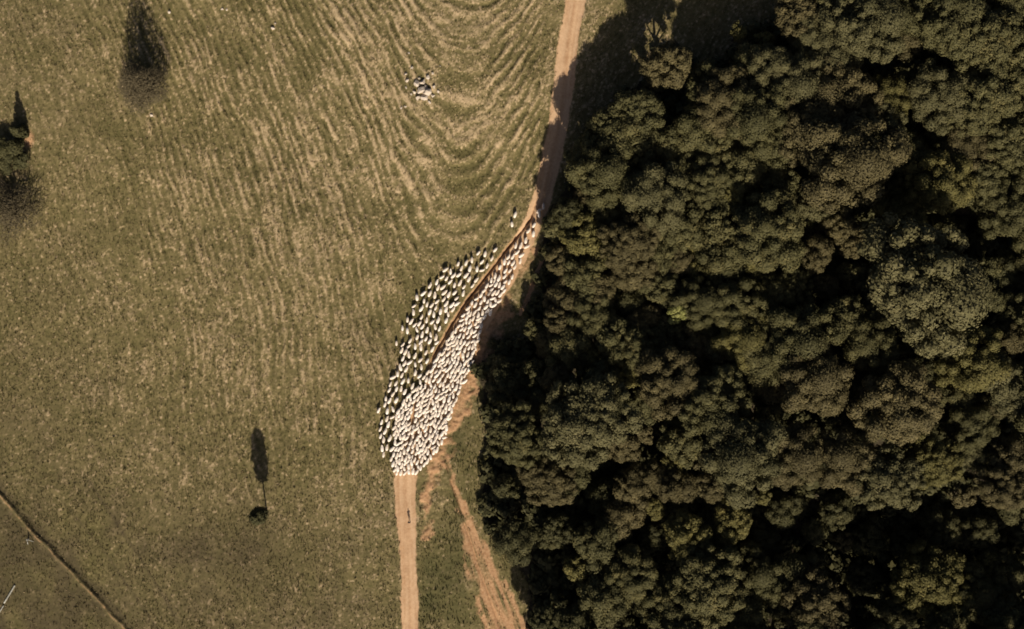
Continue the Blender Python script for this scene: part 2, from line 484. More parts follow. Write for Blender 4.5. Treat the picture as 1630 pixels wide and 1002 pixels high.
def leaf_mesh(name, lobes, seed, dens, leaf, up=0.25, cull_z=None):
    """lobes: (n,4) centre + radius.  Leaf cards over every lobe's outside, on a closed inner mass."""
    r = np.random.default_rng(seed)
    Vs, Fs, Ts = [], [], []
    off = 0
    iv, if_ = ico1()
    L = np.asarray(lobes, float)
    lobe_tone = r.normal(0, 0.10, len(L))
    for k, (cx, cy, cz, rr) in enumerate(L):
        jit = 1 + r.normal(0, 0.10, len(iv))[:, None]
        v = iv * jit * rr * 0.84 + (cx, cy, cz)
        t = np.concatenate([np.stack([if_[:, 0], if_[:, 1], if_[:, 2]], 1)])
        # store the triangles as quads with a repeated point is not valid: keep triangles apart
        Vs.append(v); Fs.append(t + off); Ts.append(np.full(len(v), 0.30 + lobe_tone[k])); off += len(v)
    P, N, TT = [], [], []
    for k, (cx, cy, cz, rr) in enumerate(L):
        n = max(12, int(4 * math.pi * rr * rr * dens * 0.8))
        d = r.normal(size=(n, 3)); d /= np.linalg.norm(d, axis=1)[:, None]
        d = d[d[:, 2] > -0.45]
        rad = rr * (1 + r.normal(0, 0.08, len(d)))
        p = d * rad[:, None] + (cx, cy, cz)
        dist = np.linalg.norm(p[:, None, :] - L[None, :, :3], axis=2) / L[None, :, 3]
        dist[:, k] = 9
        keep = dist.min(1) > 0.86
        P.append(p[keep]); N.append(d[keep]); TT.append(0.42 + lobe_tone[k] + r.normal(0, 0.13, keep.sum()))
    P = np.concatenate(P); N = np.concatenate(N); TT = np.concatenate(TT)
    n = len(P)
    nr = N + r.normal(0, 0.28, (n, 3)); nr[:, 2] += up * 0.6
    nr /= np.linalg.norm(nr, axis=1)[:, None]
    a = np.cross(nr, r.normal(size=(n, 3))); a /= np.linalg.norm(a, axis=1)[:, None]
    b = np.cross(nr, a)
    s = leaf * r.uniform(0.65, 1.35, n)[:, None]
    w = s * r.uniform(0.55, 0.9, n)[:, None]
    q0 = P - a * s; q1 = P + b * w * 0.8 + nr * s * 0.12; q2 = P + a * s; q3 = P - b * w * 0.8 + nr * s * 0.12
    qv = np.stack([q0, q1, q2, q3], 1).reshape(-1, 3)
    base = off + np.arange(n) * 4
    tri = np.concatenate([np.stack([base, base + 1, base + 2], 1), np.stack([base, base + 2, base + 3], 1)])
    V = np.concatenate(Vs + [qv]); F = np.concatenate(Fs + [tri]); T = np.concatenate(Ts + [np.repeat(TT, 4)])
    return V, F, np.clip(T, 0, 1)

def leaf_obj_mesh(name, VFT):
    me = mesh_np(name, VFT[0], VFT[1])
    at = me.attributes.new('tone', 'FLOAT', 'POINT')
    at.data.foreach_set('value', VFT[2].astype(np.float32))
    return me

def dome_lobes(seed, R, flat=0.72, ratio=0.30, n=None, ragged=0.16):
    r = np.random.default_rng(seed)
    if n is None: n = int(2.0 / ratio ** 2)
    ph = r.uniform(0, 6.28, 4)
    out = []
    ga = math.pi * (3 - math.sqrt(5))
    for i in range(n):
        zz = 1 - (i + 0.5) / n * 1.45            # from the top to a bit below the widest ring
        az = i * ga + r.normal(0, 0.25)
        rho = math.sqrt(max(0, 1 - zz * zz))
        out_f = 1 + ragged * (0.6 * math.sin(2 * az + ph[0]) + 0.5 * math.sin(3 * az + ph[1]) + 0.4 * math.sin(5 * az + ph[2]))
        k = r.uniform(0.76, 1.03) * (1 - ratio * 0.75)
        lr = R * ratio * r.uniform(0.55, 1.3)
        out.append((R * rho * k * out_f * math.cos(az), R * rho * k * out_f * math.sin(az), R * flat * zz * k, lr))
    for i in range(max(3, n // 10)):             # inner mass
        out.append((*(r.normal(0, 0.22, 3) * R * (1, 1, flat)), R * 0.42))
    return out

def profile_lobes(seed, H, prof, lr0, n):
    r = np.random.default_rng(seed)
    out = []
    for i in range(n):
        t = (i + 0.5) / n
        rad = prof(t)
        az = i * 2.4 + r.normal(0, 0.3)
        k = max(0.0, rad - lr0 * 0.6) * r.uniform(0.75, 1.05)
        out.append((k * math.cos(az), k * math.sin(az), H * t, lr0 * r.uniform(0.7, 1.2) * (0.55 + 0.45 * min(1, rad / (lr0 * 2)))))
    for i in range(8):
        t = (i + 0.5) / 8
        out.append((0, 0, H * t, max(0.25, prof(t) * 0.72)))
    return out

DENS, LEAF = 26.0, 0.165
CROWNS = {'s': [], 'm': [], 'l': []}
for i in range(5):
    CROWNS['s'].append(leaf_obj_mesh('crown_small', leaf_mesh('c', dome_lobes(100 + i, 2.2, 0.85, 0.27 + 0.025 * i, ragged=0.16), 100 + i, DENS, LEAF)))
for i in range(7):
    CROWNS['m'].append(leaf_obj_mesh('crown_medium', leaf_mesh('c', dome_lobes(200 + i, 4.0, 0.70 + 0.03 * (i % 3), 0.19 + 0.020 * i, ragged=0.19), 200 + i, DENS, LEAF)))
for i in range(5):
    CROWNS['l'].append(leaf_obj_mesh('crown_large', leaf_mesh('c', dome_lobes(300 + i, 6.5, 0.60 + 0.03 * (i % 3), 0.14 + 0.020 * i, ragged=0.22), 300 + i, DENS, LEAF)))
CROWN_R = {'s': 2.2, 'm': 4.0, 'l': 6.5}

def tube(path, radii, sides=6):
    """tapered tube through points -> verts, tris"""
    V, F = [], []
    path = [Vector(p) for p in path]
    for i, p in enumerate(path):
        d = (path[min(i + 1, len(path) - 1)] - path[max(i - 1, 0)]).normalized()
        u = d.orthogonal().normalized(); v = d.cross(u)
        for k in range(sides):
            a = 2 * math.pi * k / sides
            V.append(p + (u * math.cos(a) + v * math.sin(a)) * radii[i])
    for i in range(len(path) - 1):
        for k in range(sides):
            a = i * sides + k; b = i * sides + (k + 1) % sides
            F.append((a, b, b + sides)); F.append((a, b + sides, a + sides))
    V.append(path[-1]); n = len(V) - 1; o = (len(path) - 1) * sides
    for k in range(sides): F.append((o + k, o + (k + 1) % sides, n))
    return np.array([v[:] for v in V]), np.array(F)

def merge(parts):
    V, F, o = [], [], 0
    for v, f in parts:
        V.append(v); F.append(f + o); o += len(v)
    return np.concatenate(V), np.concatenate(F)

def trunk_mesh(seed, spread=1.0):
    """unit trunk, 1 m high to the crown centre, limbs reaching into the crown"""
    r = random.Random(seed)
    parts = [tube([(0, 0, -0.06), (0.01, 0.01, 0.15), (r.uniform(-.03, .03), r.uniform(-.03, .03), 0.5), (r.uniform(-.04, .04), r.uniform(-.04, .04), 0.95)], [0.045, 0.034, 0.028, 0.016], 7)]
    for k in range(5):
        a = k * 1.3 + r.uniform(-.3, .3); z0 = r.uniform(0.42, 0.62)
        e = 0.30 * spread
        parts.append(tube([(0, 0, z0), (math.cos(a) * e * 0.5, math.sin(a) * e * 0.5, z0 + 0.16), (math.cos(a) * e, math.sin(a) * e, z0 + 0.30)], [0.018, 0.013, 0.007], 5))
    return mesh_np('trunk', *merge(parts), smooth=True)
TRUNKS = [trunk_mesh(i) for i in range(4)]
for t in TRUNKS: t.materials.append(MAT_BARK)

# crowns as the photograph shows them: pixel centre, diameter, tone, height factor
TREES = [
 (1062,103,68,'b',1.05),(1016,176,66,'o',1.12),(972,200,60,'o',1.0),(1130,136,66,'o',.88),(1176,52,26,'y',.8),(1216,64,26,'y',.8),(1200,104,56,'o',.95),
 (1152,166,88,'b',1.1),(1232,112,74,'g',1.1),(1206,186,96,'o',1.1),(1112,205,64,'o',.95),(1062,228,60,'o',.9),(990,222,64,'o',1.0),
 (940,243,66,'o',.85),(1012,238,66,'o',.9),(1136,240,66,'o',.9),(1272,26,66,'b',1.0),(1306,62,76,'g',1.05),(1372,38,104,'g',1.15),
 (1266,132,78,'g',1.15),(1330,84,78,'g',1.1),(1344,152,96,'b',1.0),(1298,206,106,'b',1.05),(1432,26,70,'o',1),(1440,62,52,'b',.9),
 (1500,30,104,'o',1.05),(1562,66,104,'o',1.1),(1606,16,74,'o',1),(1410,160,70,'y',.95),(1496,154,84,'g',1.15),(1562,160,104,'o',1.05),
 (1612,122,74,'o',1),(1400,206,78,'g',1),(1352,256,128,'b',1.25),(1496,212,52,'d',.85),(1540,236,74,'b',1),(1596,226,84,'o',1),
 (1496,290,92,'y',1.05),(1560,286,62,'o',1),(1604,330,84,'o',1.05),(1438,330,64,'y',.95),(1290,326,50,'g',.85),(1224,372,100,'o',1.2),
 (1298,406,50,'b',.9),(1336,356,52,'b',.8),(1372,372,44,'b',.8),(1352,394,32,'b',.8),(1312,456,36,'b',.7),(1350,432,28,'o',.7),(1248,462,70,'o',.95),(1466,446,162,'g',1.42),
 (1572,428,36,'o',.9),(1562,472,56,'o',.9),(1340,506,58,'o',1.2),(1274,536,92,'o',1.15),(1386,548,78,'o',1.22),(1296,606,96,'b',1.32),
 (1456,498,34,'y',1.0),(1494,532,72,'g',.95),(1546,574,92,'y',1),(1606,540,52,'b',.9),(1590,602,66,'g',.95),(1606,640,58,'g',1),
 (1428,646,108,'b',1.32),(1544,682,72,'o',1),(1494,664,50,'d',0.5),(1266,722,86,'b',1.36),(1340,736,82,'b',1.3),(1412,764,92,'g',1.36),
 (1482,732,78,'y',1.1),(1546,726,44,'g',1),(1606,728,64,'b',1),(1594,774,74,'b',1.1),(1532,788,36,'b',.9),(1576,650,46,'b',.9),
 (958,276,86,'o',1.0),(996,302,62,'o',1),(1044,316,92,'g',1.15),(1128,292,76,'o',1),(1170,316,56,'y',.95),(1186,268,62,'o',1),
 (904,338,56,'d',1.08),(888,362,40,'o',.65),(960,340,52,'o',.9),(1002,346,40,'g',.9),(932,376,66,'y',.95),(952,408,38,'y',.95),
 (1002,386,76,'b',1.15),(878,400,26,'o',.55),(1084,368,62,'o',1),(1150,364,68,'o',1),(1110,430,34,'y',.95),(1052,402,54,'o',.95),
 (1082,414,46,'b',.9),(1020,432,58,'b',.95),(988,436,46,'b',.95),(932,442,58,'o',.9),(906,446,34,'b',.8),(948,462,54,'b',.85),
 (892,474,42,'b',.7),(914,484,52,'b',.8),(1152,412,62,'o',.95),(1052,452,60,'o',.85),(1000,480,64,'d',0.55),(942,498,70,'o',.85),
 (1078,498,27,'p',1.36),(1112,480,72,'o',.9),(1168,484,76,'o',.95),(1218,502,60,'o',.95),(852,524,32,'o',.4),(880,544,48,'b',.52),
 (908,556,62,'o',.85),(978,540,68,'o',.9),(1014,562,74,'o',.95),(1104,552,56,'b',.72),(1046,548,52,'o',.72),(1182,542,76,'y',1),(1222,568,82,'o',1.05),
 (958,600,62,'o',.85),(1002,592,48,'y',.9),(1066,606,92,'b',1.12),(1140,640,92,'o',1.28),(806,610,74,'d',.56),(850,596,54,'d',.58),
 (822,694,84,'o',1.12),(934,672,118,'g',1.25),(992,712,48,'b',.9),(1025,690,30,'b',.9),(1086,702,64,'o',1),(1080,730,40,'y',.95),
 (1124,736,40,'b',.95),(1182,724,106,'g',1.38),(872,762,74,'b',1.1),(912,752,52,'o',.85),(1006,774,54,'b',.85),(1036,758,44,'b',.85),(1076,776,54,'b',.9),
 (1134,776,48,'b',1),(1092,852,64,'y',1.1),(1166,826,56,'y',1.1),(1214,790,24,'y',.8),(990,828,54,'b',.85),(950,862,66,'o',.85),
 (1044,808,30,'y',.8),(818,862,70,'d',.85),(806,776,44,'d',.6),(918,906,38,'y',.8),(1002,918,74,'o',.9),(1128,932,100,'o',1.1),(1204,918,76,'o',.95),
 (1064,962,76,'o',.9),(962,958,66,'o',.9),(1182,984,60,'o',.9),(868,990,58,'d',.9),(912,990,60,'d',.85),(1256,930,84,'o',.9),
 (1294,968,100,'b',1),(1480,924,104,'y',1.15),(1552,952,76,'o',.95),(1604,914,52,'o',.9),(1504,996,66,'o',.9),(1602,982,66,'o',.95),
 (1572,896,36,'y',.85),(1296,846,38,'o',.6),(1344,862,30,'b',.6),(1300,888,40,'d',.55),(1386,858,66,'d',.55),(1440,868,62,'d',.55),(1500,838,70,'d',.6),
 (1560,846,56,'d',.65),(1376,924,62,'d',.6),(1246,812,58,'d',0.45),(1430,968,70,'d',.7),(1330,812,60,'d',.6),(1040,852,50,'d',0.5),(884,846,64,'d',0.45),
 (1142,870,48,'d',0.5),(1212,858,60,'d',0.45),(1376,300,56,'d',0.4),(1420,388,60,'d',0.4),(1510,372,64,'d',0.4),(1560,390,50,'d',0.4),(1606,430,60,'d',.7),(1610,490,60,'d',.8),
 (1240,300,56,'o',.9),(1230,240,60,'o',1.0),(1080,270,50,'o',.9),(1452,250,60,'o',.9),(1440,140,56,'d',.9),(1210,440,44,'o',.85),(1130,590,46,'d',0.5),(1190,600,60,'d',0.5),(1230,660,60,'d',0.4),(1350,610,54,'d',0.4),(1400,600,52,'d',0.4),
 (1030,640,50,'o',.9),(990,650,50,'d',.85),(870,640,54,'d',.75),(880,700,40,'o',.8),(1350,670,62,'d',0.4),(1520,630,50,'o',.9),(1470,590,56,'d',0.5),(960,790,64,'d',0.4),
 # rows beyond the frame that still shade or close it
 (1100,1040,90,'o',1),(1000,1045,80,'o',1),(1200,1050,90,'o',1),(1300,1050,90,'o',1),(1400,1045,90,'o',1.1),(1500,1050,80,'o',1),(1600,1045,90,'o',1.05),(930,1050,80,'d',1),(860,1060,70,'d',1),
 (1660,60,90,'o',1),(1665,170,90,'o',1),(1662,270,80,'o',1),(1660,390,80,'o',1),(1665,500,90,'o',1),(1660,600,80,'o',1),(1665,700,90,'o',1),(1660,800,90,'o',1),(1662,900,80,'o',1),(1665,1000,80,'o',1),
 (1340,-30,90,'o',1),(1430,-35,90,'o',1),(1520,-35,90,'o',1),(1610,-40,90,'o',1),
]

# trees one can name from the photograph: index pixel -> full label, short name for its neighbours
LANDMARK = {
 (1062,103): ('rounded brownish tree standing forward at the forest top edge, beside the pasture', 'forward tree at the forest top edge'),
 (1466,446): ('broadest grey-green crown in the forest, brightly lit, below a black gap', 'broadest grey-green crown'),
 (1352,256): ('broad smooth brownish crown in the upper right of the forest', 'broad smooth brownish crown'),
 (934,672): ('wide grey-green tree near forest left edge, beside the flock tail', 'wide grey-green tree near flock tail'),
 (1182,724): ('tall grey-green dome in the lower middle of the forest', 'tall grey-green dome'),
 (1412,764): ('pale grey-green round crown overhanging the large black hollow', 'round crown above the black hollow'),
 (1224,372): ('speckled olive round crown with a black gap under it', 'speckled olive round crown'),
 (1078,498): ('small pale lime tree, the brightest leaves in the forest', 'small pale lime tree'),
 (932,376): ('bright yellow-green tree close to the head of the flock', 'bright tree by the flock head'),
 (822,694): ('olive tree on the forest left edge beside the green verge', 'edge tree by the green verge'),
 (1166,826): ('bright yellow-green bushy tree, isolated in dark shade in lower forest', 'isolated bright bushy tree'),
 (1480,924): ('yellowish broad tree at the lower right, below the black hollow', 'yellowish tree below the hollow'),
 (1372,38): ('grey-green crown at the forest top edge, diagonal in the light', 'grey-green crown at the top'),
 (1562,160): ('broad olive tree near the upper right corner', 'broad olive tree at upper right'),
 (1044,316): ('grey-green knobbly crown with a black notch at its lower right', 'knobbly crown with black notch'),
 (1428,646): ('brownish crown with a large shadow pocket above its left side', 'brownish crown under shadow pocket'),
 (1066,606): ('brownish tree with smooth lower rim in the forest middle', 'brownish smooth-rimmed tree'),
 (818,862): ('dark green tree where the side track meets the forest', 'dark tree by the side track'),
 (1294,968): ('brownish broad crown at the bottom edge, right of centre', 'brownish crown at the bottom edge'),
 (1546,574): ('yellow-green tree near the right edge below the broadest crown', 'yellow-green tree near right edge'),
 (806,610): ('dark tree jutting out of the forest towards the flock', 'dark tree jutting towards flock'),
 (1340,506): ('small neat ball-shaped olive crown left of the broadest crown', 'neat ball-shaped crown'),
 (1206,186): ('large lumpy olive tree near the top of the forest', 'large lumpy olive tree'),
 (1128,932): ('wide dull olive tree low in the forest, near the bottom edge', 'wide dull tree near bottom edge'),
}

def direction_word(dx, dy):
    a = math.degrees(math.atan2(-dy, dx)) % 360
    return ['right of', 'up-right of', 'above', 'up-left of', 'left of', 'down-left of', 'below', 'down-right of'][int((a + 22.5) // 45) % 8]

ORD = ['', 'second ', 'third ', 'fourth ', 'fifth ', 'sixth ']
used_labels = {}
def tree_label(px, py, dia, tone, hf):
    if (px, py) in LANDMARK: return LANDMARK[(px, py)][0]
    best = min(LANDMARK, key=lambda q: (q[0] - px) ** 2 + (q[1] - py) ** 2)
    size = 'tiny' if dia < 32 else 'small' if dia < 50 else 'middling' if dia < 72 else 'large'
    low = 'low ' if hf <= 0.7 else ''
    lab = f"{low}{size} {TONE_WORD[tone]} tree {direction_word(px - best[0], py - best[1])} the {LANDMARK[best][1]}"
    n = used_labels.get(lab, 0); used_labels[lab] = n + 1
    if n: lab = ORD[min(n, 5)] + lab
    return lab

def add_tree(px, py, dia, tone, hf, label, group, name='forest_tree', hc=None, zs=1.0):
    R = dia * S / 2 * (1.0 if tone == 'd' else 1.20)
    cls = 's' if R < 2.9 else 'm' if R < 5.0 else 'l'
    sc = R / CROWN_R[cls]
    h = (6.6 + 0.62 * R) * (1 + (hf - 1) * 0.9) * random.uniform(0.97, 1.04)      # height of the crown centre
    h = max(h, R * 0.75) if hc is None else hc
    x, y, z = place(px, py, h)
    root = bpy.data.objects.new(name, None); COL.objects.link(root)
    root.empty_display_size = 0.5
    root.location = (x, y, z)
    tag(root, label, 'tree', group)
    me = random.choice(CROWNS[cls])
    c = link('crown', me, root)
    if not me.materials: me.materials.append(FOL['o'])
    c.material_slots[0].link = 'OBJECT'; c.material_slots[0].material = FOL[tone]
    c.location = (0, 0, h)
    c.scale = (sc * random.uniform(.94, 1.06), sc * random.uniform(.94, 1.06), sc * random.uniform(0.88, 1.10) * zs)
    c.rotation_euler = (random.uniform(-.10, .10), random.uniform(-.10, .10), random.uniform(0, 6.28))
    t = link('trunk', random.choice(TRUNKS), root)
    t.scale = (h * 0.9, h * 0.9, h)
    t.rotation_euler = (0, 0, random.uniform(0, 6.28))
    return root

for (px, py, dia, tone, hf) in TREES:
    if not (-60 < px < 1690 and -60 < py < 1070): continue
    add_tree(px, py, dia, tone, hf, tree_label(px, py, dia, tone, hf), 'trees of the forest')

# small crowns packed between the large ones on the left side of the wood
_r = random.Random(31)
_done = [(t[0], t[1], t[2]) for t in TREES]
_new = 0
for _ in range(6000):
    qx, qy = _r.uniform(880, 1230), _r.uniform(215, 620)
    if _new >= 48: break
    if not in_poly(np.array([qx - 22]), np.array([qy]), FOREST)[0]: continue
    if any(math.hypot(qx - a, qy - b_) < 0.44 * d + 10 for a, b_, d in _done): continue
    dia = _r.uniform(26, 44); tone = _r.choice('oobgyb'); hf = _r.uniform(.84, 1.0)
    _done.append((qx, qy, dia)); _new += 1
    add_tree(qx, qy, dia, tone, hf, tree_label(qx, qy, dia, tone, hf), 'trees of the forest')
print('FILL', _new)

# undergrowth closing the gaps between the trunks
def undergrowth():
    base = [leaf_mesh('u', dome_lobes(500 + i, 1.0, 0.8, 0.5, n=6), 500 + i, 9, 0.26) for i in range(4)]
    r = np.random.default_rng(99)
    Vs, Fs, Ts, off = [], [], [], 0
    for px in np.arange(760, 1680, 24):
        for py in np.arange(-30, 1050, 24):
            qx = px + r.uniform(-11, 11); qy = py + r.uniform(-11, 11)
            if not in_poly(np.array([qx]), np.array([qy]), FOREST)[0]: continue
            dmin = min(polyline(np.array([qx]), np.array([qy]), pts)[0][0] for pts in (TRACK, SIDE_TRACK))
            if dmin < 36: continue
            x = (qx - 815) * S; y = (501 - qy) * S; z = zat(x, y)
            V, F, T = base[r.integers(4)]
            s = r.uniform(1.3, 2.5); a = r.uniform(0, 6.28)
            M = np.array([[math.cos(a), -math.sin(a), 0], [math.sin(a), math.cos(a), 0], [0, 0, 1]])
            Vs.append((V @ M.T) * (s, s, s * 0.9) + (x, y, z + 0.45 * s)); Fs.append(F + off); Ts.append(T); off += len(V)
    me = leaf_obj_mesh('undergrowth', (np.concatenate(Vs), np.concatenate(Fs), np.concatenate(Ts)))
    me.materials.append(FOL['d'])
    tag(link('undergrowth', me), 'dark undergrowth filling gaps between the forest trees', 'undergrowth', kind='stuff')
undergrowth()

# small shrubs on the verge between the track and the forest
SHRUBS = [(772,735,18,'y','yellow-green shrub on the verge at the forest edge, below the edge tree'),
          (765,800,16,'o','olive shrub at the forest edge above the side track'),
          (780,842,22,'d','dark shrub where the side track starts, beside the forest'),
          (842,500,16,'y','yellow-green shrub beside the thin footpath, close to the forest'),
          (856,478,18,'o','olive shrub at the lower end of the footpath'),
          (868,352,14,'o','olive shrub overhanging the track at the flock head'),
          (912,312,16,'d','dark shrub in shade beside the track, above the flock head'),
          (785,548,20,'b','brownish shrub in the shade next to the packed sheep')]
for (px, py, dia, tone, lab) in SHRUBS:
    R = dia * S / 2
    x, y, z = place(px, py, R * 0.6)
    root = bpy.data.objects.new('shrub', None); COL.objects.link(root); root.location = (x, y, z)
    tag(root, lab, 'shrub', 'shrubs on the verge')
    c = link('crown', random.choice(CROWNS['s']), root)
    c.material_slots[0].link = 'OBJECT'; c.material_slots[0].material = FOL[tone]
    c.location = (0, 0, R * 0.65); s = R / 2.2; c.scale = (s, s, s * 0.9); c.rotation_euler = (0, 0, random.uniform(0, 6))
    t = link('trunk', TRUNKS[0], root); t.scale = (R * 0.8, R * 0.8, R * 0.7)

# ------------------------------------------------------------------ single trees in the pasture
def single_evergreen(name, label, px, py, H, crown_h0, prof, lr0, n, tone, seed, trunk_r, lean=(0, 0)):
    """px, py: foot of the trunk"""
    x, y, z = place(px, py, 0)
    root = bpy.data.objects.new(name, None); COL.objects.link(root); root.location = (x, y, z)
    tag(root, label, 'tree')
    me = leaf_obj_mesh('crown', leaf_mesh('c', profile_lobes(seed, H - crown_h0, prof, lr0, n), seed, 26, 0.17))
    c = link('crown', me, root, FOL[tone]); c.location = (lean[0] * 0.6, lean[1] * 0.6, crown_h0)
    tv, tf = tube([(0, 0, -0.2), (0.02, 0, 0.4), (lean[0] * .4, lean[1] * .4, crown_h0), (lean[0] * .7, lean[1] * .7, H * 0.85)], [trunk_r * 1.4, trunk_r, trunk_r * 0.75, trunk_r * 0.25], 8)
    link('trunk', mesh_np('trunk', tv, tf, True), root, MAT_BARK)

single_evergreen('slender_tree', 'lone slender dark tree on a bare trunk in the open lower left pasture', 424, 811, 10.4, 4.3,
                 lambda t: 1.45 * (0.50 + 0.55 * math.sin(math.pi * min(1, t * 0.85 + 0.12))) * (1 if t < 0.92 else 0.6), 0.55, 60, 'd', 41, 0.16)
single_evergreen('conifer', 'small pointed conifer at the left edge above the round evergreen', 36, 212, 5.6, 0.2,
                 lambda t: 1.55 * (1 - t) ** 0.85 + 0.1, 0.42, 90, 'd', 43, 0.12)
add_tree(12, 250, 66, 'd', 0.36, 'round evergreen tree at left edge between small conifer and leafless tree', None, 'round_tree', 1.5, 0.72)

def bare_tree(name, label, px, py, H, R, seed, npts, zc, squash, fork):
    """branches found by joining scattered bud points to the nearest wood that lies further in"""
    r = np.random.default_rng(seed)
    x, y, z = place(px, py, 0)
    root = bpy.data.objects.new(name, None); COL.objects.link(root); root.location = (x, y, z)
    tag(root, label, 'tree')
    d = r.normal(size=(npts, 3)); d /= np.linalg.norm(d, axis=1)[:, None]
    az = np.arctan2(d[:, 1], d[:, 0])
    P = d * (r.random(npts) ** 0.42)[:, None]
    out = 1 + 0.14 * np.sin(3 * az + 1) + 0.10 * np.sin(5 * az + 4)
    P = P * np.stack([R * out, R * out, np.full(npts, (H - zc) * squash)], 1)
    P[:, 2] = np.where(P[:, 2] > 0, P[:, 2] / squash, P[:, 2]) + zc
    P[:, :2] *= (1 - 0.45 * np.clip((P[:, 2] - zc) / (H - zc), 0, 1))[:, None]
    P = P[P[:, 2] > 0.6]
    axis_pts = np.array([[0.03 * math.sin(k), 0.04 * math.cos(2 * k), t] for k, t in enumerate(np.linspace(0, H * fork, 9))])
    order = np.argsort(np.hypot(np.hypot(P[:, 0], P[:, 1]) * 1.15, np.maximum(0, P[:, 2] - H * 0.12) * 0.9))
    N = np.concatenate([axis_pts, P[order]]); par = np.full(len(N), -1); par[1:9] = np.arange(8)
    for i in range(9, len(N)):
        dv = N[2:i] - N[i]
        dist = np.linalg.norm(dv, axis=1) + 0.9 * np.maximum(0, dv[:, 2])       # branches rise outwards
        par[i] = 2 + int(np.argmin(dist))
    cnt = np.ones(len(N))
    for i in range(len(N) - 1, 0, -1): cnt[par[i]] += cnt[i]
    rad = np.maximum(0.026, 0.030 * cnt ** 0.36)
    rad = np.minimum(rad, 0.27)
    trunk, twigs = [], []
    for i in range(1, len(N)):
        a, b_ = N[par[i]], N[i]
        if i < 9: trunk.append(tube([a - (0, 0, 0.15 if par[i] == 0 else 0), b_], [rad[par[i]] if par[i] else rad[par[i]] * 1.2, rad[i]], 8)); continue
        r0 = min(rad[par[i]], rad[i] * 1.25)
        twigs.append(tube([a, b_], [r0, rad[i] * 0.85], 3))
        if cnt[i] < 2.5:                                                     # end twigs
            for q in range(2):
                e = (b_ - a); e = e / (np.linalg.norm(e) + 1e-6) + r.normal(0, 0.55, 3); e[2] += 0.25
                twigs.append(tube([b_, b_ + e * r.uniform(0.3, 0.65)], [0.022, 0.016], 3))
    link('trunk', mesh_np('trunk', *merge(trunk), smooth=True), root, MAT_TWIG)
    link('twigs', mesh_np('twigs', *merge(twigs)), root, MAT_TWIG)
bare_tree('bare_tree', 'leafless grey tree casting a tall shadow, upper left of the pasture', 238, 146, 13.4, 4.6, 5, 4200, 4.6, 0.42, 0.80)
bare_tree('bare_tree', 'leafless spreading tree at the left edge beside the pointed conifer', 26, 338, 6.6, 6.2, 9, 2600, 2.6, 0.40, 0.5)

# ------------------------------------------------------------------ stones
def rock_mesh(seed):
    r = random.Random(seed)
    bm = bmesh.new()
    for _ in range(15):
        v = Vector((r.gauss(0, 1), r.gauss(0, 1), r.gauss(0, 1))).normalized()
        bm.verts.new((v.x * r.uniform(.38, .58), v.y * r.uniform(.38, .58), v.z * r.uniform(.3, .5)))
    res = bmesh.ops.convex_hull(bm, input=bm.verts)
    bmesh.ops.delete(bm, geom=[g for g in res['geom_interior'] if isinstance(g, bmesh.types.BMVert)], context='VERTS')
    bmesh.ops.bevel(bm, geom=list(bm.edges), offset=0.03, segments=1, affect='EDGES')
    bmesh.ops.triangulate(bm, faces=bm.faces[:])
    me = bpy.data.meshes.new('rock'); bm.to_mesh(me); bm.free()
    return me
m, nt, b = new_mat('limestone'); b.inputs['Roughness'].default_value = 0.9
_geo = node(nt, 'ShaderNodeNewGeometry')
nt.links.new(mixc(nt, ramp(nt, noise(nt, 5, 4, .65, _geo.outputs['Position']), .35, .7), (0.33, 0.28, 0.22), (0.60, 0.53, 0.45)), b.inputs['Base Color'])
MAT_ROCK = m
ROCKS = [rock_mesh(i) for i in range(7)]
for q in ROCKS: q.materials.append(MAT_ROCK)
STONES = [(651,85,4,'small stone furthest up among the stones above the outcrop'),(656,108,5,'white stone just above the left end of the outcrop'),
 (646,118,5,'upper stone of the pair at the outcrop left side'),(648,129,6,'lower stone of the pair at the outcrop left side'),(646,140,4,'little white stone left of the main outcrop block'),
 (663,134,9,'pinkish block at the upper left of the outcrop'),(673,131,8,'top block of the outcrop, beside its dark shadow'),(681,124,6,'block standing above the dark shadow of the outcrop'),
 (689,117,4,'small stone at the upper right of the outcrop'),(671,144,12,'large central block of the pale outcrop'),(681,148,12,'large right-hand block of the pale outcrop'),
 (666,157,8,'whitest block at the lower left of the outcrop'),(675,156,10,'bottom block of the pale outcrop'),(691,139,5,'stone on the right rim of the outcrop'),
 (697,146,5,'stone furthest right of the outcrop'),(639,172,4,'left one of two small stones below left of the outcrop'),(645,170,4,'right one of two small stones below left of the outcrop'),
 (701,106,3,'little stone alone, above right of the outcrop'),(684,163,5,'small stone below the outcrop right side'),
 (660,147,5,'stone at the left rim of the outcrop, by its large blocks'),(689,153,6,'stone at the lower right rim of the outcrop'),(668,125,4,'small stone on the top rim of the outcrop'),
 (655,150,4,'little stone a step left of the whitest outcrop block'),(678,139,6,'block wedged between the top and large right-hand outcrop blocks'),
 (435,45,7,'pale boulder in the upper pasture between outcrop and leafless tree'),(438,38,4,'small stone just above the boulder in the upper pasture'),
 (270,20,5,'pale stone right of the tall tree shadow at the top'),(354,15,5,'left one of two stones at the top edge of pasture'),(361,16,4,'right one of two stones at the top edge of pasture'),
 (242,184,6,'pale stone in the grass below the leafless tree'),(1606,376,10,'pale rock in a dark gap at the forest right edge')]
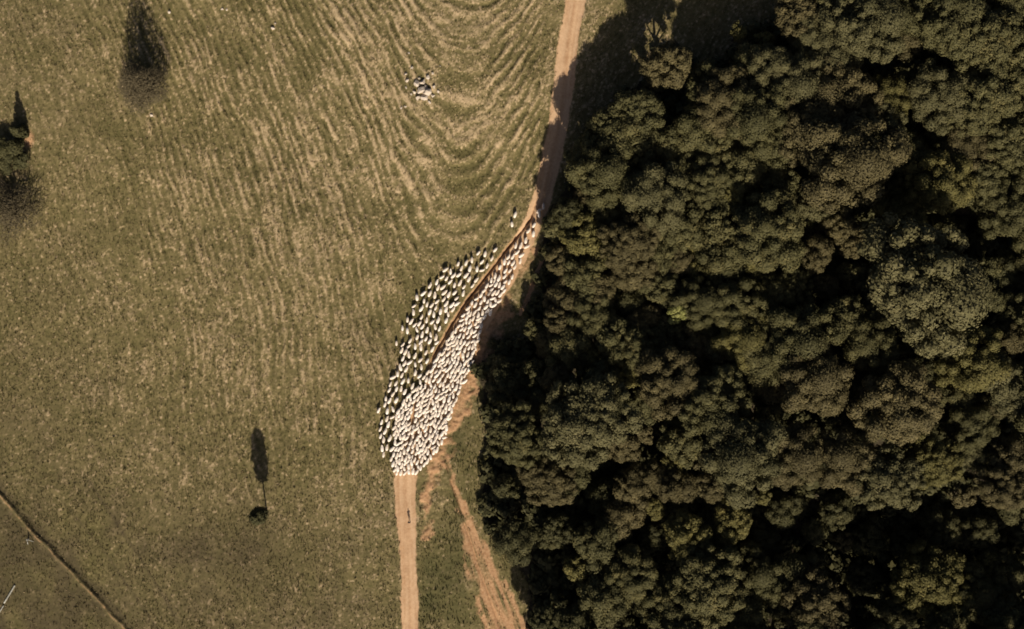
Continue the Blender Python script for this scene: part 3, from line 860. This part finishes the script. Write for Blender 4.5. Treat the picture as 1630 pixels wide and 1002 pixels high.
for i, (px, py, sz, lab) in enumerate(STONES):
    x, y, z = place(px, py, 0)
    o = link('stone', ROCKS[i % 7])
    s = sz * S * (1.3 if 655 < px < 695 and 115 < py < 165 else 1.1)
    o.scale = (s * random.uniform(.95, 1.3), s * random.uniform(.8, 1.05), s * random.uniform(.7, .95))
    o.rotation_euler = (random.uniform(-.2, .2), random.uniform(-.2, .2), random.uniform(0, 6.28))
    o.location = (x, y, z + s * 0.20)
    if px > 1500: o.location.z += 0.4
    tag(o, lab, 'stone', 'pale stones in the pasture')

# white pipe and pale post at the lower left
m, nt, b = new_mat('white_weathered_metal'); b.inputs['Roughness'].default_value = 0.6
_geo = node(nt, 'ShaderNodeNewGeometry')
nt.links.new(mixc(nt, ramp(nt, noise(nt, 3, 3, .6, _geo.outputs['Position']), .35, .7), (0.20, 0.20, 0.17), (0.40, 0.40, 0.36)), b.inputs['Base Color'])
MAT_PIPE = m
def pipe(p0, p1, r, label):
    a = Vector(place(*p0)); c = Vector(place(*p1))
    n = 6; pts = []
    for i in range(n):
        q = a.lerp(c, i / (n - 1)); q.z = zat(q.x, q.y) + r * 0.8; pts.append(q - a)
    v, f = tube(pts, [r] * n, 10)
    o = link('pipe', mesh_np('pipe', v, f, True), None, MAT_PIPE); o.location = a
    tag(o, label, 'pipe', 'pipes in the lower left paddock')
pipe((24, 932), (7, 960), 0.16, 'longer white pipe lying in the grass at the lower left corner')
pipe((6, 964), (-6, 984), 0.13, 'short white pipe end at the left edge, below the longer pipe')
def gate_post():
    x, y, z = place(46, 858)
    root = bpy.data.objects.new('fence_post', None); COL.objects.link(root); root.location = (x, y, z)
    tag(root, 'pale wooden corner post against the earth bank at lower left', 'post')
    v, f = tube([(0, 0, -0.2), (0, 0, 0.6), (0, 0, 1.25)], [0.11, 0.10, 0.09], 8); link('post', mesh_np('post', v, f, True), root, MAT_PIPE)
    v, f = tube([(0, 0, 1.0), (-0.10, -0.55, 0.45), (-0.2, -1.05, 0.0)], [0.07, 0.07, 0.07], 6); link('brace', mesh_np('brace', v, f, True), root, MAT_PIPE)
    v, f = tube([(0, 0, 1.0), (0.5, -0.25, 0.5), (0.95, -0.55, 0.0)], [0.06, 0.06, 0.06], 6); link('brace', mesh_np('brace', v, f, True), root, MAT_PIPE)
gate_post()

# ------------------------------------------------------------------ sheep
def capsule_body(name, chains, voxel, ratio):
    """one continuous skin over chains of (point, radius)"""
    bm = bmesh.new()
    for ch in chains:
        for (p0, r0), (p1, r1) in zip(ch[:-1], ch[1:]):
            p0 = Vector(p0); p1 = Vector(p1)
            n = max(2, int((p1 - p0).length / (min(r0, r1) * 0.45)) + 1)
            for i in range(n + 1):
                t = i / n
                bmesh.ops.create_icosphere(bm, subdivisions=2, radius=r0 + (r1 - r0) * t, matrix=Matrix.Translation(p0.lerp(p1, t)))
    me = bpy.data.meshes.new(name); bm.to_mesh(me); bm.free()
    o = bpy.data.objects.new(name + '_tmp', me); COL.objects.link(o)
    rm = o.modifiers.new('r', 'REMESH'); rm.mode = 'VOXEL'; rm.voxel_size = voxel
    sm = o.modifiers.new('s', 'SMOOTH'); sm.iterations = 3; sm.factor = 0.5
    dm = o.modifiers.new('d', 'DECIMATE'); dm.ratio = ratio
    dg = bpy.context.evaluated_depsgraph_get()
    out = bpy.data.meshes.new_from_object(o.evaluated_get(dg))
    bpy.data.objects.remove(o)
    out.name = name
    out.polygons.foreach_set('use_smooth', np.ones(len(out.polygons), bool))
    return out

def wool_mat(name, c1, c2):
    m, nt, b = new_mat(name); b.inputs['Roughness'].default_value = 1.0
    geo = node(nt, 'ShaderNodeTexCoord'); oi = node(nt, 'ShaderNodeObjectInfo')
    n = noise(nt, 7, 3, .6, geo.outputs['Object'])
    c = mixc(nt, ramp(nt, n, .3, .7), c1, c2)
    isl = node(nt, 'ShaderNodeNewGeometry')
    rnd = math2(nt, 'FRACT', math2(nt, 'ADD', oi.outputs['Random'], isl.outputs['Random Per Island']), 0)
    c = mixc(nt, ramp(nt, rnd, 0, 1, 0, .55), c, (0.58, 0.47, 0.36))
    nt.links.new(c, b.inputs['Base Color'])
    bp = node(nt, 'ShaderNodeBump'); bp.inputs['Strength'].default_value = .5; bp.inputs['Distance'].default_value = .03
    nt.links.new(noise(nt, 25, 2, .6, geo.outputs['Object']), bp.inputs['Height']); nt.links.new(bp.outputs[0], b.inputs['Normal'])
    return m
MAT_WOOL = wool_mat('wool_white', (0.66, 0.60, 0.53), (0.80, 0.75, 0.68))
MAT_GREY = wool_mat('wool_grey', (0.22, 0.19, 0.16), (0.32, 0.28, 0.24))
MAT_FACE = bark_mat('sheep_face', (0.50, 0.43, 0.36), (0.60, 0.53, 0.46))

def sheep_mesh(head, ph):
    hx, hz = head           # head turned sideways, head height
    s = 0.16 * ph
    ch = [[((0, -.40, .60), .24), ((0, -.20, .63), .30), ((0, .08, .63), .30), ((0, .30, .64), .25)],       # trunk
          [((0, .34, .70), .17), ((hx * .5, .50, (hz + .72) / 2), .115)],                                      # neck
          [((hx * .5, .50, (hz + .72) / 2), .11), ((hx, .60, hz), .095), ((hx * 1.35, .73, hz - .09), .06)],     # head
          [((hx - .05, .56, hz + .03), .035), ((hx - .17, .55, hz + .02), .028)],
          [((hx + .05, .56, hz + .03), .035), ((hx + .17, .55, hz + .02), .028)],
          [((0, -.56, .60), .06), ((0, -.62, .42), .045)],                                                     # tail
          [((-.14, .27, .5), .085), ((-.14, .29 + s, .25), .052), ((-.14, .27 + s * 1.4, .035), .042)],
          [((.14, .27, .5), .085), ((.14, .29 - s, .25), .052), ((.14, .24 - s * 1.4, .035), .042)],
          [((-.14, -.36, .5), .11), ((-.14, -.43 - s, .27), .055), ((-.14, -.39 - s * 1.3, .035), .042)],
          [((.14, -.36, .5), .11), ((.14, -.43 + s, .27), .055), ((.14, -.39 + s * 1.3, .035), .042)]]
    me = capsule_body('sheep', ch, 0.032, 0.20)
    me.materials.append(MAT_WOOL); me.materials.append(MAT_FACE)
    for p in me.polygons:
        c = p.center
        if c.z < 0.30 or c.y > 0.50: p.material_index = 1
    return me
SHEEP = [sheep_mesh((0, .88), 1), sheep_mesh((0, .66), -1), sheep_mesh((.10, .80), .6), sheep_mesh((-.10, .74), -.6), sheep_mesh((0, .52), .9)]

LOOSE = [(784, 392), (768, 398), (742, 416), (712, 424), (694, 448), (664, 468), (656, 498), (634, 526), (630, 545), (640, 565), (622, 605), (602, 645), (604, 690), (610, 725), (622, 716),
         (632, 690), (640, 650), (662, 612), (690, 560), (708, 520), (732, 482), (758, 448), (784, 414), (800, 392)]
DENSE_UP = [(856, 338), (846, 358), (834, 376), (812, 402), (796, 424), (770, 456), (746, 488), (766, 512), (784, 498), (800, 470), (815, 442), (836, 402), (850, 374), (862, 344)]
DENSE_LOW = [(746, 488), (722, 526), (704, 556), (684, 588), (668, 610), (640, 640), (628, 668), (626, 700), (622, 728), (626, 752), (640, 756), (664, 752), (690, 726), (706, 700), (716, 668),
             (728, 636), (744, 598), (758, 560), (768, 520), (766, 512)]

def heading(px, py):
    pts = TRACK
    best = None
    for (x0, y0, _), (x1, y1, _) in zip(pts[:-1], pts[1:]):
        dx, dy = x1 - x0, y1 - y0
        t = max(0, min(1, ((px - x0) * dx + (py - y0) * dy) / (dx * dx + dy * dy)))
        d = math.hypot(px - x0 - t * dx, py - y0 - t * dy)
        if best is None or d < best[0]: best = (d, math.atan2(dx, -dy))
    return best[1]       # clockwise from up

def scatter(poly, rx, ry, n_try, seed, avoid, extra=None):
    r = random.Random(seed); pts = []
    xs = [p[0] for p in poly]; ys = [p[1] for p in poly]
    X = r_np = np.random.default_rng(seed)
    cx = X.uniform(min(xs), max(xs), n_try); cy = X.uniform(min(ys), max(ys), n_try)
    ok = in_poly(cx, cy, poly)
    cells = {}
    for qx, qy in zip(cx[ok], cy[ok]):
        k = extra(qx, qy) if extra else 1.0
        if k <= 0: continue
        good = True
        h = heading(qx, qy); ch, sh = math.cos(h), math.sin(h)
        gi, gj = int(qx // 20), int(qy // 20)
        for i in (-1, 0, 1):
            for j in (-1, 0, 1):
                for (ax, ay) in cells.get((gi + i, gj + j), ()):
                    dx, dy = ax - qx, ay - qy
                    u = dx * ch + dy * sh; v = -dx * sh + dy * ch
                    if (u / (rx * k)) ** 2 + (v / (ry * k)) ** 2 < 1: good = False; break
                if not good: break
            if not good: break
        if good and not avoid(qx, qy):
            cells.setdefault((gi, gj), []).append((qx, qy)); pts.append((qx, qy))
    return pts

def off_gully(x, y):
    ax, ay = np.array([x]), np.array([y])
    d, s, h, _ = polyline(ax, ay, GULLY); d2, s2, h2, _ = polyline(ax, ay, GULLY2)
    return bool((d[0] < h[0] * 1.15 and h[0] > 1) or (d2[0] < h2[0] + 1 and h2[0] > 1))

_gap = lambda x, y: 1.0 + 0.95 * max(0.0, float(fbm(np.array([x / 16.0]), np.array([y / 22.0]), 201, 2)[0]))
loose = scatter(LOOSE, 6.6, 9.8, 9000, 3, off_gully, lambda x, y: _gap(x, y) * (0.95 + 0.25 * max(0, (500 - y) / 100)))
up = scatter(DENSE_UP, 5.0, 8.2, 6000, 4, off_gully, lambda x, y: 1.0 + 0.75 * max(0.0, (450 - y) / 110) * (0.7 + 0.6 * float(vnoise(np.array([x / 9.]), np.array([y / 9.]), 8)[0])))
low = scatter(DENSE_LOW, 4.3, 6.6, 20000, 5, off_gully, lambda x, y: 1.0 + 0.25 * max(0.0, float(fbm(np.array([x / 10.]), np.array([y / 12.]), 207, 2)[0])))
front = [(820, 342), (815, 357)]
up += [(865, 329), (858, 336)]
up = [p for k, p in enumerate(up) if all(math.hypot(p[0] - q[0], p[1] - q[1]) > 4 for q in up[:k])]
grey = [(779, 467), (655, 700)]
low = [p for p in low if all(math.hypot(p[0] - q[0], p[1] - q[1]) > 5 for q in grey)]
up = [p for p in up if all(math.hypot(p[0] - q[0], p[1] - q[1]) > 5 for q in grey)]
loose = [p for p in loose if all(math.hypot(p[0] - q[0], p[1] - q[1]) > 5 for q in low + up)]

def sheep_pose(px, py, loose_one):
    x, y, z = place(px, py, 0.6)
    a = -heading(px, py) * (0.85 if loose_one else 0.95) + random.gauss(0, 0.30 if loose_one else 0.34)
    s = random.uniform(0.82, 1.10)
    return x, y, z, a, s

def add_sheep(px, py, label, group, mat=None, loose_one=True):
    x, y, z, a, s = sheep_pose(px, py, loose_one)
    o = link('sheep', random.choice(SHEEP))
    o.location = (x, y, z - 0.01); o.rotation_euler = (0, 0, a); o.scale = (s * random.uniform(.96, 1.06), s, s)
    tag(o, label, 'sheep', group)
    if mat:
        o.material_slots[0].link = 'OBJECT'; o.material_slots[0].material = mat
    return o

GRP = 'sheep of the flock'
add_sheep(*front[0], 'white sheep ahead on the grass left of gully, front of the pair', GRP)
add_sheep(*front[1], 'white sheep ahead on the grass left of gully, rear of the pair', GRP)
add_sheep(*grey[0], 'grey sheep among white ones in the packed column right of the gully', GRP, MAT_GREY)
add_sheep(*grey[1], 'grey sheep among white ones near the rear of the flock', GRP, MAT_GREY)
singles = 4
special = {}
special[min(loose)] = 'leftmost white sheep of the flock, alone on the grass'
special[min(loose, key=lambda p: p[1])] = 'white sheep at the very top of the loose left flank'
special[min(up, key=lambda p: p[1])] = 'leading white sheep at the head of the column on the track'
special[max(low, key=lambda p: p[1])] = 'last white sheep at the bottom end of the flock'
ORDW = ['first', 'second', 'third', 'fourth', 'fifth', 'sixth', 'seventh', 'eighth', 'ninth', 'tenth', 'eleventh', 'twelfth']
rows = {}
for p in loose: rows.setdefault(int(p[1] // 26), []).append(p)
outer = [min(rows[k]) for k in sorted(rows)]
for k, p in enumerate([p for p in outer if p not in special][:12]):
    special[p] = f'{ORDW[k]} white sheep from the top along the outer left rim of flock'
inner = [max(rows[k]) for k in sorted(rows) if k < 560 // 26 and len(rows[k]) > 1]
for k, p in enumerate([p for p in inner if p not in special][:8]):
    special[p] = f'{ORDW[k]} white sheep from the top along the grassy rim of the gully'
for k, p in enumerate([p for p in sorted(up, key=lambda p: p[1]) if p not in special][:9]):
    special[p] = f'{ORDW[k + 1]} white sheep from the front of the head column on the track'
for k, p in enumerate([p for p in sorted(low, key=lambda p: -p[1]) if p not in special][:9]):
    special[p] = f'{ORDW[k + 1]} white sheep from the bottom end of the flock'
def zone_loose(p):
    if p[1] < 470: return ('white sheep in the loose upper flank, on grass left of the gully', 'loose upper flank of the flock')
    if p[1] < 570: return ('white sheep in the loose middle flank, on grass left of the gully', 'loose middle flank of the flock')
    return ('white sheep in the loose lower flank, on grass left of the packed flock', 'loose lower flank of the flock')
for p in loose:
    lab, g = zone_loose(p)
    add_sheep(*p, special.get(p, lab), g); singles += 1
head = sorted(up, key=lambda p: p[1])
rest = []
for p in head:
    if p[1] < 462 and singles < 300:
        add_sheep(*p, special.get(p, 'white sheep in the narrow head column on the track, right of the gully'), 'head column of the flock', None, False); singles += 1
    else: rest.append(p)
for p in sorted(low, key=lambda p: -p[1]):
    if singles < 300:
        add_sheep(*p, special.get(p, 'white sheep in the rear end of the packed flock on the track'), 'rear of the packed flock', None, False); singles += 1
    else: rest.append(p)
print('SHEEP loose', len(loose), 'up', len(up), 'low', len(low), 'rest', len(rest))

def packed_flock(pts):
    data = []
    for me in SHEEP:
        me.calc_loop_triangles()
        v = np.empty(len(me.vertices) * 3, np.float32); me.vertices.foreach_get('co', v)
        f = np.empty(len(me.loop_triangles) * 3, np.int32); me.loop_triangles.foreach_get('vertices', f)
        mi = np.array([me.polygons[t.polygon_index].material_index for t in me.loop_triangles])
        data.append((v.reshape(-1, 3), f.reshape(-1, 3), mi))
    Vs, Fs, Ms, off = [], [], [], 0
    for p in pts:
        x, y, z, a, s = sheep_pose(*p, False)
        v, f, mi = random.choice(data)
        M = np.array([[math.cos(a), -math.sin(a), 0], [math.sin(a), math.cos(a), 0], [0, 0, 1]]) * s
        Vs.append(v @ M.T + (x, y, z - 0.01)); Fs.append(f + off); Ms.append(mi); off += len(v)
    me = mesh_np('packed_sheep', np.concatenate(Vs), np.concatenate(Fs), True)
    me.materials.append(MAT_WOOL); me.materials.append(MAT_FACE)
    me.polygons.foreach_set('material_index', np.concatenate(Ms).astype(np.int32))
    tag(link('packed_sheep', me), 'white sheep packed shoulder to shoulder in the middle of the flock', 'sheep', kind='stuff')
if rest: packed_flock(rest)

# ------------------------------------------------------------------ the person walking behind the flock
def person(px, py):
    x, y, z = place(px, py, 0.9)
    ch = [[((0, 0, .95), .135), ((0, .02, 1.12), .13), ((0, .03, 1.32), .155)],
          [((-.10, .03, 1.40), .085), ((.10, .03, 1.40), .085)],
          [((0, .04, 1.42), .065), ((0, .06, 1.56), .06)],
          [((0, .07, 1.60), .095), ((0, .08, 1.66), .10)],
          [((0, .16, 1.60), .025), ((0, .185, 1.59), .018)],
          [((-.19, .03, 1.40), .065), ((-.25, -.05, 1.12), .048), ((-.24, .08, .90), .036), ((-.23, .13, .82), .035)],
          [((.19, .03, 1.40), .065), ((.25, .12, 1.13), .048), ((.23, .26, .95), .036), ((.22, .32, .90), .035)],
          [((-.09, 0, .90), .10), ((-.10, .18, .50), .07), ((-.10, .16, .10), .048), ((-.10, .28, .045), .045)],
          [((.09, 0, .90), .10), ((.10, -.05, .50), .07), ((.10, -.28, .14), .048), ((.10, -.18, .05), .045)]]
    me = capsule_body('person', ch, 0.022, 0.5)
    me.materials.append(bark_mat('jacket_dark', (0.035, 0.035, 0.042), (0.06, 0.058, 0.065)))
    me.materials.append(bark_mat('trousers_brown', (0.05, 0.045, 0.04), (0.08, 0.07, 0.06)))
    me.materials.append(bark_mat('skin', (0.42, 0.27, 0.19), (0.48, 0.31, 0.22)))
    me.materials.append(bark_mat('hair_dark', (0.02, 0.016, 0.012), (0.035, 0.028, 0.02)))
    for p in me.polygons:
        c = p.center
        if c.z > 1.47: p.material_index = 3 if (c.z > 1.66 or c.y < .06) else 2
        elif c.z < 0.93 and abs(c.x) < .2: p.material_index = 1
        elif c.z < 0.93: p.material_index = 2
    o = link('person', me); o.location = (x, y, z); o.rotation_euler = (0, 0, 0.05)
    tag(o, 'person in dark clothes walking up the track behind the flock', 'person')
person(651.5, 832)

# ------------------------------------------------------------------ grass tufts over the pasture
def grass():
    r = np.random.default_rng(77)
    N = 150000
    x = r.uniform(-101, 60, N); y = r.uniform(-64, 64, N)
    px, py = to_px(x, y)
    keep = ~in_poly(px, py, FOREST)
    i = np.clip(np.searchsorted(XS, x) - 1, 0, len(XS) - 2); j = np.clip(np.searchsorted(YS, y) - 1, 0, len(YS) - 2)
    bare = np.maximum.reduce([MK['track'][j, i], MK['verge'][j, i] * 0.8, MK['side'][j, i], MK['path'][j, i], MK['gul'][j, i]])
    keep &= r.random(N) > bare * 1.3
    keep &= r.random(N) < 0.35 + 0.9 * np.clip(0.5 + fbm(x / 4, y / 4, 301, 3), 0, 1)
    x, y, i, j = x[keep], y[keep], i[keep], j[keep]
    z = GZ[j, i]
    n = len(x)
    lush = MK['lush'][j, i]
    V, T = [], []
    h = np.where(r.random(n) < 0.06, r.uniform(0.30, 0.45, n), r.uniform(0.10, 0.26, n)) * (1 + 0.35 * lush)
    tone = np.clip(r.normal(0.42, 0.22, n) + 0.20 * MK['m'][j, i] * MK['st'][j, i] - 0.35 * lush, 0, 1)
    for k in range(3):
        a = r.uniform(0, 6.28, n); w = r.uniform(0.05, 0.10, n)
        lx = r.normal(0, 0.10, n); ly = r.normal(0, 0.10, n)
        p0 = np.stack([x + np.cos(a) * w, y + np.sin(a) * w, z - 0.02], -1)
        p1 = np.stack([x - np.cos(a) * w, y - np.sin(a) * w, z - 0.02], -1)
        p2 = np.stack([x + lx, y + ly, z + h], -1)
        V.append(np.stack([p0, p1, p2], 1)); T.append(np.repeat(tone[:, None], 3, 1))
    V = np.concatenate(V).reshape(-1, 3); T = np.concatenate(T).ravel()
    me = leaf_obj_mesh('grass', (V, np.arange(len(V)).reshape(-1, 3), T))
    m, nt, b = new_mat('grass_blades'); b.inputs['Roughness'].default_value = 0.8
    at = node(nt, 'ShaderNodeAttribute', attribute_name='tone')
    c = mixc(nt, ramp(nt, at.outputs['Fac'], 0.0, 0.5), (0.075, 0.082, 0.026), GRASS_OLIVE)
    c = mixc(nt, ramp(nt, at.outputs['Fac'], 0.5, 1.0), c, STRAW)
    nt.links.new(c, b.inputs['Base Color'])
    me.materials.append(m)
    tag(link('grass', me), 'short dry grass tufts covering the pasture', 'grass', kind='stuff')
grass()
